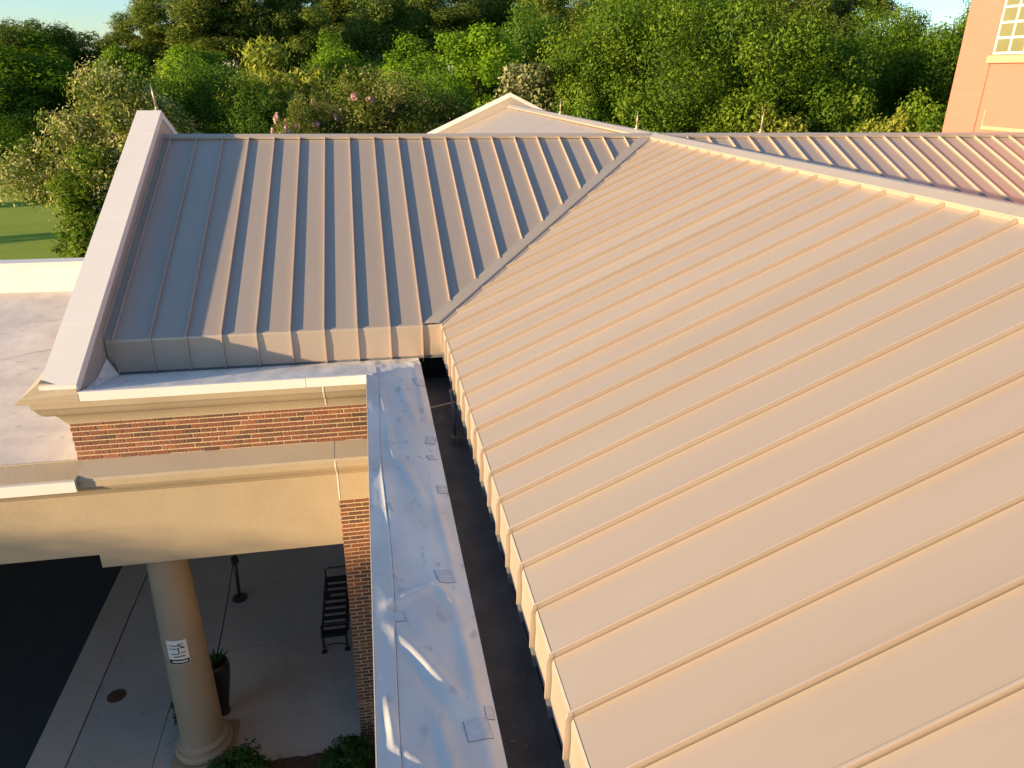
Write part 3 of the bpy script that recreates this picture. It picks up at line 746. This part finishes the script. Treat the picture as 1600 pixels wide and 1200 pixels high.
# tall urn planter
ur = empty('urn_planter', (-8.95, -4.83, G), 'tall black tapering urn with pointed leaves half hidden behind the column', 'planter')
up = [(.10, .0), (.105, .05), (.09, .10), (.12, .30), (.17, .60), (.205, .85), (.215, 1.0), (.20, 1.10), (.165, 1.14), (.15, 1.10), (.10, 1.06)]
o = MB().lathe(up, (-8.95, -4.83, G), 32).build('vessel', URN, ur, smooth=True)
for k in range(9):
    a = k*2.4; r0 = .03; tilt = .09+.06*random.random(); h = .16+.10*random.random(); c, s_ = math.cos(a), math.sin(a)
    bx, by, bz = -8.95+r0*c*2, -4.83+r0*s_*2, G+1.05
    V = [(bx-s_*.03, by+c*.03, bz), (bx+s_*.03, by-c*.03, bz), (bx+c*tilt*.6+s_*.028, by+s_*tilt*.6-c*.028, bz+h*.6), (bx+c*tilt*.6-s_*.028, by+s_*tilt*.6+c*.028, bz+h*.6), (bx+c*tilt*1.5, by+s_*tilt*1.5, bz+h)]
    mesh_obj('leaf', V, [(0, 1, 2, 3), (3, 2, 4)], LF_DARK, ur)
# drain cover
dr = MB().lathe([(.155, 0), (.155, .010), (.135, .014), (.13, .010), (.0001, .012)], (-10.885, -4.135, G+.002), 32).build('drain_cover', RUST)
tag(dr, 'round rusty cover set in the concrete walk left of the column', 'drain cover')
mbx = MB()
for k in range(5): mbx.box(-10.885-.1+.0, -10.885+.1, -4.135-.09+k*.045-.006, -4.135-.09+k*.045+.006, G+.013, G+.018)
mbx.build('grip_bar', RUST, dr)

# ------------------------------------------------------------------ vegetation builders
def leaves_mesh(name, blobs, n, leaf, seed, aspect=.55, upb=.35, droop=0.0, shell=.55, m=None, tipbias=.35, vstreak=0.0):
    rng = np.random.default_rng(seed)
    B = np.array([b[0] for b in blobs], float); Rr = np.array([b[1] for b in blobs], float)
    wgt = (Rr[:, 0]*Rr[:, 1]*Rr[:, 2])**(2/3); wgt /= wgt.sum()
    idx = rng.choice(len(blobs), n, p=wgt)
    dv = rng.normal(size=(n, 3)); dv /= np.linalg.norm(dv, axis=1)[:, None]
    rad = shell+(1-shell)*rng.random(n)**.6
    rad *= 1+.18*rng.normal(size=n)
    P = B[idx]+dv*rad[:, None]*Rr[idx]
    nrm = dv*1.0+rng.normal(size=(n, 3))*.55; nrm[:, 2] += upb; nrm /= np.linalg.norm(nrm, axis=1)[:, None]
    a = rng.normal(size=(n, 3)); a[:, 2] -= droop; a -= nrm*(a*nrm).sum(1)[:, None]; a /= np.linalg.norm(a, axis=1)[:, None]
    b = np.cross(nrm, a)
    if vstreak:
        a = a*(1-vstreak)+np.array([0, 0, 1.])*vstreak; a /= np.linalg.norm(a, axis=1)[:, None]; b = np.cross(nrm, a)
    L = leaf*(.6+.8*rng.random(n)); Wd = L*aspect
    V = np.empty((n, 4, 3))
    V[:, 0] = P-a*L[:, None]*.5; V[:, 1] = P+b*Wd[:, None]*.5+nrm*(L*.08)[:, None]; V[:, 2] = P+a*L[:, None]*.5; V[:, 3] = P-b*Wd[:, None]*.5+nrm*(L*.08)[:, None]
    me = bpy.data.meshes.new(name)
    me.vertices.add(n*4); me.loops.add(n*4); me.polygons.add(n)
    me.vertices.foreach_set('co', V.reshape(-1)); me.loops.foreach_set('vertex_index', np.arange(n*4, dtype=np.int32))
    me.polygons.foreach_set('loop_start', np.arange(0, n*4, 4, dtype=np.int32)); me.polygons.foreach_set('loop_total', np.full(n, 4, np.int32))
    blobt = rng.random(len(blobs))[idx]
    tint = np.clip(.38*rng.random(n)+.5*blobt+tipbias*(rad-.8), 0, 1)
    at = me.attributes.new('tint', 'FLOAT', 'FACE'); at.data.foreach_set('value', tint.astype(np.float32))
    me.update(); me.validate()
    if m: me.materials.append(m)
    return me
def blob_crown(seed, rx, ry, z0, z1, n, br, gap=.0, top=1.0, inner=.35, rough=.25, flat=.85):
    rng = random.Random(seed); out = []; zc = (z0+z1)/2; rz = (z1-z0)/2
    ph = [rng.uniform(0, 6.28) for _ in range(6)]
    while len(out) < n:
        v = Vector((rng.gauss(0, 1), rng.gauss(0, 1), rng.gauss(0, 1))).normalized()
        r = inner+(1-inner)*rng.random()**.5
        az = math.atan2(v.y, v.x); r *= 1+rough*(math.sin(2*az+ph[0])*.4+math.sin(3*az+ph[1]+2*v.z)*.35+math.sin(5*v.z+ph[2]+az)*.35)
        zz = v.z*r; tap = 1-(1-top)*max(0, zz)
        b = br*(.6+.8*rng.random())
        out.append(((v.x*r*rx*tap, v.y*r*ry*tap, zc+zz*rz), (b, b, b*flat)))
    return out
def trunk_mesh(name, h, r, seed, blobs, nl, m, lean=.04):
    rng = random.Random(seed); mb = MB(); pts = []; rad = []
    for k in range(7):
        t = k/6; pts.append((lean*h*math.sin(t*2+seed), lean*h*.6*math.sin(t*3+seed*2), h*t)); rad.append(r*(1-.72*t)*(1.25 if k == 0 else 1))
    mb.tube(pts, rad, 9)
    for k in range(nl):
        c = Vector(blobs[rng.randrange(len(blobs))][0]); t = rng.uniform(.35, .95); i = t*6; j = int(i); p = Vector(pts[j]).lerp(Vector(pts[min(j+1, 6)]), i-j)
        if c.z < p.z-.3: c.z = p.z+.3
        c = p.lerp(c, .72)
        mid = p.lerp(c, .5)+Vector((rng.uniform(-.2, .2), rng.uniform(-.2, .2), rng.uniform(.0, .35)))
        r0 = r*(1-.72*t)*.55; mb.tube([p, mid, c], [r0, r0*.6, r0*.18], 6, False)
    me = bpy.data.meshes.new(name); me.from_pydata(mb.V, [], mb.F); me.update(); me.materials.append(m)
    for p in me.polygons: p.use_smooth = True
    return me
KINDS = {}
def kind(key, seed, h, rx, z0, nblob, br, nleaf, leaf, lm, tr=.22, bark=BARK, ry=None, **kw):
    bk = {k: kw.pop(k) for k in list(kw) if k in ('top', 'inner', 'rough', 'flat')}
    bl = blob_crown(seed, rx, ry or rx, z0, h-br*.6, nblob, br, **bk)
    KINDS[key] = (leaves_mesh('crown_'+key, bl, nleaf, leaf, seed, m=lm, **kw), trunk_mesh('trunk_'+key, h*.86, tr, seed, bl, 16, bark), h, rx)
kind('dense1', 11, 15, 6.0, 2.0, 105, 1.25, 105000, .175, LF_DENSE, .34)
kind('dense2', 12, 14, 5.0, 1.5, 85, 1.15, 84000, .175, LF_DENSE, .30)
kind('dark1', 13, 14, 4.6, 1.0, 110, 1.2, 64000, .2, LF_DARK, .30)
kind('mid1', 14, 13, 4.0, 1.0, 110, 1.0, 60000, .2, LF_MID, .25, top=.7)
kind('mid2', 15, 13, 3.4, .8, 100, .95, 54000, .2, LF_MID, .22, top=.55)
kind('yel1', 16, 11, 3.4, .6, 90, .9, 22000, .42, LF_YEL, .2, vstreak=.55, aspect=.3, top=.8)
kind('light1', 17, 11, 4.2, 2.6, 130, .85, 60000, .155, LF_LIGHT, .26, top=.62, rough=.35, tipbias=1.2)
kind('pine1', 18, 20, 2.8, 11.5, 50, .9, 34000, .26, LF_PINE, .24, BARKP, aspect=.3, inner=.15, flat=.75, rough=.45)
kind('pine2', 19, 21, 2.4, 11.0, 48, .85, 32000, .26, LF_PINE, .22, BARKP, aspect=.3, inner=.15, flat=.75, rough=.5, top=.6)
kind('pine3', 20, 19, 3.6, 2.5, 130, 1.15, 52000, .32, LF_PINE, .28, BARKP, aspect=.35, inner=.25, flat=.85, rough=.35)
kind('pale1', 21, 11.5, 1.9, 1.0, 60, .65, 14000, .22, LF_PALE, .16, tipbias=1.0, top=.7)
kind('rust1', 22, 10, 1.6, .6, 50, .55, 10000, .22, LF_RED, .14)
kind('bush1', 23, 8.5, 2.2, .2, 80, .75, 24000, .2, LF_DENSE, .14)
kind('bush2', 24, 8, 2.0, .2, 70, .7, 20000, .2, LF_YEL, .12)
kind('flow1', 25, 11, 4.6, .5, 150, .85, 60000, .165, LF_LIGHT, .2, tipbias=.6)
kind('huge1', 26, 16, 9.8, 1.5, 210, 1.35, 190000, .17, LF_DENSE, .4)
def pix_dir(px, py):
    d = CF+CR*((px-800)/F_PX)+CU*((600-py)/F_PX); h = math.hypot(d.x, d.y); return d.x/h, d.y/h, d.z/h
def tree_at(name, key, px, ytop, dist, wpx, label, group=None, rot=0, cat='tree'):
    """px, ytop and wpx give the bearing, height and spread the tree shows from the camera's spot"""
    dx, dy, _ = pix_dir(px, 200); _, _, dz = pix_dir(px, ytop)
    x, y = CAM[0]+dx*dist, CAM[1]+dy*dist
    ztop = CAM[2]+dz*dist
    return tree(name, key, x, y, ztop-G+.1, wpx/F_PX*dist*.5*1.02, label, group, rot, cat)
def tree(name, key, x, y, height, radius, label, group=None, rot=0, cat='tree'):
    cm, tm, h, rx = KINDS[key]
    t = empty(name, (x, y, G-.15), label, cat, group)
    t.rotation_euler = (0, 0, rot); t.scale = (radius/rx, radius/rx, height/h)
    for nm, me in (('trunk', tm), ('crown', cm)):
        o = bpy.data.objects.new(nm, me); COL.objects.link(o); o.parent = t
    return t

# ------------------------------------------------------------------ trees
tree_at('broadleaf_tree', 'light1', 178, 88, 40, 210, 'pale-tipped leafy tree beside the lawn, left of the sloping coping', rot=.4)
tree_at('broadleaf_tree', 'mid1', 55, 50, 94, 190, 'yellow-green tree rising behind the pale-tipped tree at far left', rot=1)
tree_at('broadleaf_tree', 'dark1', 15, 105, 90, 150, 'dark low tree in the gap behind the lawn at the left edge', rot=1.7)
tree_at('broadleaf_tree', 'mid2', 205, 60, 52, 100, 'slim yellow-green tree just above the top of the sloping coping', rot=2)
tree_at('broadleaf_tree', 'dark1', 300, 95, 56, 170, 'dark tree directly right of the top of the sloping coping', rot=0)
tree_at('broadleaf_tree', 'dark1', 395, 120, 52, 130, 'low dark tree behind the left third of the wing ridge', rot=2.2)
tree_at('willow_tree', 'yel1', 425, 78, 66, 190, 'yellowish feathery tree above the left part of the wing ridge', rot=.8)
tree_at('broadleaf_tree', 'mid2', 330, 62, 72, 150, 'bright green tree left of the yellowish feathery tree', rot=3)
tree_at('broadleaf_tree', 'mid1', 540, 55, 74, 170, 'bright green tree right of the yellowish feathery tree', rot=1.4)
ft = tree_at('flowering_tree', 'flow1', 590, 90, 47, 230, 'round flowering tree with pink blossoms behind the wing ridge', rot=.2)
tree_at('flowering_tree', 'flow1', 480, 128, 45, 110, 'small tree with pink blossoms left of the round flowering tree', rot=1.9)
tree_at('broadleaf_tree', 'mid1', 650, 60, 66, 170, 'bright green tree behind the round flowering tree', rot=4)
tree_at('broadleaf_tree', 'mid2', 745, 28, 60, 170, 'tall bright green tree left of the far gable peak', rot=5)
tree_at('broadleaf_tree', 'dark1', 690, 110, 52, 140, 'dark tree at the left foot of the far gable', rot=3.1)
tree_at('broadleaf_tree', 'pale1', 825, 72, 44, 95, 'small pale cream-green tree above the far gable peak', rot=0)
tree_at('shrub_tree', 'rust1', 862, 108, 46, 75, 'rust-brown shrubby tree right of the far gable peak', rot=0)
tree_at('broadleaf_tree', 'dark1', 815, 10, 66, 170, 'dark tree filling the gap behind the pale cream-green tree', rot=1.1)
tree_at('broadleaf_tree', 'huge1', 1065, -50, 50, 450, 'huge dense green tree filling the upper middle right', rot=.3)
tree_at('broadleaf_tree', 'dense2', 935, 15, 46, 200, 'dense green tree at the left flank of the huge one', rot=1.2)
tree_at('broadleaf_tree', 'dense2', 1205, 55, 47, 230, 'dense yellow-green tree at the right flank of the huge one', rot=2.8)
tree_at('broadleaf_tree', 'dense1', 1345, 5, 64, 200, 'tall tree below the sky gap, right of the huge tree', rot=3.3)
tree_at('broadleaf_tree', 'dense2', 1430, 25, 58, 190, 'tree below the sky gap, left of the peach building', rot=4.1)
tree_at('broadleaf_tree', 'mid1', 1500, -40, 60, 130, 'tall green tree touching the left edge of the peach building', rot=.9)
tree_at('broadleaf_tree', 'dense1', 1290, 70, 52, 150, 'lower tree between the huge tree and the sky-gap tree', rot=5.5)
for i, (px, yt, d, wp, k, lb) in enumerate([(150, 235, 38, 120, 'bush1', 'dark bush at the foot of the pale-tipped tree beside the lawn'), (1300, 150, 44, 110, 'bush1', 'round green bush behind the right ridge, below the sky gap'), (1385, 162, 43, 90, 'bush2', 'yellowish bush behind the right ridge near the masonry wall'),
        (1450, 158, 42, 90, 'bush1', 'green bush at the foot of the peach building'), (1010, 158, 42, 120, 'bush1', 'green bush behind the crossing of the ridges'),
        (1120, 165, 42, 120, 'bush1', 'green bush under the huge tree, right of the ridge crossing'), (1215, 160, 42, 110, 'bush2', 'yellow-green bush behind the middle of the right ridge'),
        (905, 150, 42, 90, 'bush1', 'green bush right of the rust-brown shrubby tree')]):
    tree_at('bush', k, px, yt, d, wp, lb, 'bushes around the building', i*1.3, 'bush')
# pines at upper left (individually told apart by their tops)
for i, (px, yt, d, wp, k, lb) in enumerate([(35, 22, 100, 90, 'pine3', 'dark pine at the extreme left of the skyline'), (90, 15, 104, 80, 'pine3', 'second dark pine from the left on the skyline'),
        (150, 34, 108, 95, 'pine3', 'third dark pine from the left on the skyline'), (205, 44, 102, 70, 'pine1', 'fourth dark pine from the left on the skyline'), (243, 20, 98, 70, 'pine1', 'tallest pine left of the first sky gap')]):
    tree_at('pine_tree', k, px, yt, d, wp, lb, 'pines on the left skyline', i*1.7)
rng = random.Random(5)
ORD = 'first second third fourth fifth sixth seventh eighth ninth tenth eleventh twelfth thirteenth fourteenth fifteenth sixteenth seventeenth eighteenth nineteenth twentieth twenty-first twenty-second twenty-third twenty-fourth twenty-fifth'.split()
for i in range(25):
    px = 292+i*42+rng.uniform(-14, 14); d = rng.uniform(84, 104)
    tree_at('pine_tree', ('pine1', 'pine2', 'pine2', 'pine3')[i % 4], px, rng.uniform(-75, -25), d, rng.uniform(72, 108), 'tall far pine cut by the top of the picture, %s from the left' % ORD[i], 'tall far pines', rng.uniform(0, 6))
# woodland depth behind everything (reads as one mass)
wl = leaves_mesh('woodland', [((rng.uniform(-85, 115), rng.uniform(112, 135), G+rng.uniform(.5, 9.5)), (3.2, 3.2, 2.2)) for _ in range(330)], 60000, .8, 31, m=LF_DARK)
o = bpy.data.objects.new('woodland', wl); COL.objects.link(o); tag(o, 'dark far woodland undergrowth behind the pines', 'woodland', kind='stuff')
# shade trees west of the porch and lawn (they throw the dappled shade)
for i, (x, y, h, r, k) in enumerate(sorted([(-36, -19.5, 9.3, 4.4, 'dense2'), (-35, -14, 9.1, 4.2, 'dense2'), (-36, -8, 9.25, 4.4, 'dense2'), (-35, -2, 8.9, 4.0, 'dark1'), (-37, -26, 9.6, 4.4, 'dense2'), (-36, 5, 8.7, 4.0, 'dense2'), (-38, -17, 8.9, 4.0, 'dark1'), (-38, -11, 9.0, 4.0, 'dark1'),
                                     (-62, 27.5, 10, 1.5, 'dense2'), (-64, 43.5, 11, 1.6, 'dark1')], key=lambda q: q[1])):
    tree('shade_tree', k, x, y, h, r, 'leafy shade tree west of the building, %s in the row from the near end' % ORD[i], 'shade trees west of the building', i*1.1)
# blossom on the flowering trees
rngb = random.Random(8)
bl = []
for k in range(60):
    a = rngb.uniform(0, 6.28); z = rngb.uniform(3.5, 9.2); rr = 4.6*math.sqrt(max(.05, 1-((z-5.6)/5.2)**2)); bl.append(((rr*math.cos(a), rr*math.sin(a), z), (.16, .16, .16)))
bm_ = leaves_mesh('blossom', bl, 4200, .19, 41, aspect=.9, m=LF_PINK)
for o in [x for x in bpy.data.objects if x.name.startswith('flowering_tree')]:
    b = bpy.data.objects.new('blossom', bm_); COL.objects.link(b); b.parent = o
# shrubs below the parapet
def shrub(x, y, r, h, label, seed):
    t = empty('shrub', (x, y, G), label, 'shrub', 'clipped shrubs in the planting bed')
    bl = blob_crown(seed, r*.8, r*.8, .05, h, 60, r*.3, inner=.5, rough=.12)
    me = leaves_mesh('foliage', bl, 9000, .055, seed, aspect=.6, m=LF_SHRUB, upb=.6)
    o = bpy.data.objects.new('foliage', me); COL.objects.link(o); o.parent = t
    MB().tube([(x, y, G), (x, y, G+h*.6)], [.03, .015], 6).build('stem', BARK, t)
shrub(-8.45, -6.45, .46, .62, 'round clipped green shrub in front of the column base', 51)
shrub(-6.85, -6.55, .40, .66, 'round clipped green shrub at the foot of the brick pier', 52)
wd = leaves_mesh('weed', [((-9.72+.04*k, -4.55-.12*k, G+.03), (.16, .12, .05)) for k in range(4)], 420, .06, 61, m=LF_SHRUB)
o = bpy.data.objects.new('weed', wd); COL.objects.link(o); tag(o, 'low patch of green weeds in the slab joint beside the column', 'weeds')

# ------------------------------------------------------------------ peach building at right
OX = 17.0
ob = empty('peach_building', (OX+5, 6, G), 'tall peach brick building with white gridded window at the right edge', 'building')
box('wall', OX+.05, OX+14, -9, 10.55, G, 9.0, PEACH, ob)
box('pilaster', OX, OX+14, 10.552, 12.16, G, 9.0, PEACH, ob)
box('ledge', OX-.03, OX+.049, -9, 10.2, -.56, -.43, PEACHT, ob)
box('trim_strip', OX+.02, OX+.049, 10.20, 10.25, -.56, .12, PEACHT, ob)
box('cornice', OX-.2, OX+14.2, -9.2, 12.36, 9.0, 9.5, PEACHT, ob)
wy1, wz0, pw, ph, mu = 10.50, 2.03, .60, .43, .075
nw, nh = 5, 8
wy0 = wy1-nw*(pw+mu)-mu
win = box('window', OX+.012, OX+.049, wy0, wy1, wz0, wz0+nh*(ph+mu)+mu, WFRAME, ob); win['label'] = 'white gridded window with olive panes'
box('sill', OX-.10, OX+.048, wy0-.12, wy1+.14, wz0-.30, wz0-.03, PEACHT, ob, bevel=.02)
for i in range(nw):
    for j in range(nh):
        a = wy1-mu-i*(pw+mu); z = wz0+mu+j*(ph+mu)
        box('pane', OX+.006, OX+.0118, a-pw, a, z, z+ph, PANE, win)
for i in range(nw+1):
    a = wy1-i*(pw+mu); box('muntin', OX-.02, OX+.0055, a-mu, a, wz0, wz0+nh*(ph+mu)+mu, WFRAME, win)
for j in range(nh+1):
    z = wz0+j*(ph+mu)
    for i in range(nw):
        a = wy1-mu-i*(pw+mu); box('muntin', OX-.014, OX+.0055, a-pw, a, z, z+mu, WFRAME, win)
# masonry seen through the bushes
gw = box('garden_wall', 30, 46, 28.5, 29.0, G-.1, -4.3, WOODL); tag(gw, 'low grey masonry wall glimpsed through bushes beside the peach building', 'wall')

# ------------------------------------------------------------------ lightning rods on the ridges
def rod(x, y, z, h, label, lean=(0, 0)):
    t = empty('lightning_rod', (x, y, z), label, 'lightning rod', 'lightning rods on the ridges')
    MB().tube([(x, y, z), (x+lean[0]*.5, y+lean[1]*.5, z+h*.55), (x+lean[0], y+lean[1], z+h)], [.022, .018, .006], 8).build('rod', RODM, t, smooth=True)
    MB().lathe([(.06, 0), (.06, .015), (.028, .03), (.028, .07)], (x, y, z-.005), 12).build('base', RODM, t)
rod(2.35, 0, .055, .46, 'thin rod standing on the right-hand ridge', (.02, 0))
rod(0, 7.9, .055, .40, 'thin rod on the far wing ridge, nearer the far gable'); rod(0, 1.15, .055, .36, 'thin rod on the far wing ridge near the ridge crossing')
rod(-9.62, .15, .44, .46, 'thin rod at the peak of the left gable coping', (-.04, 0))
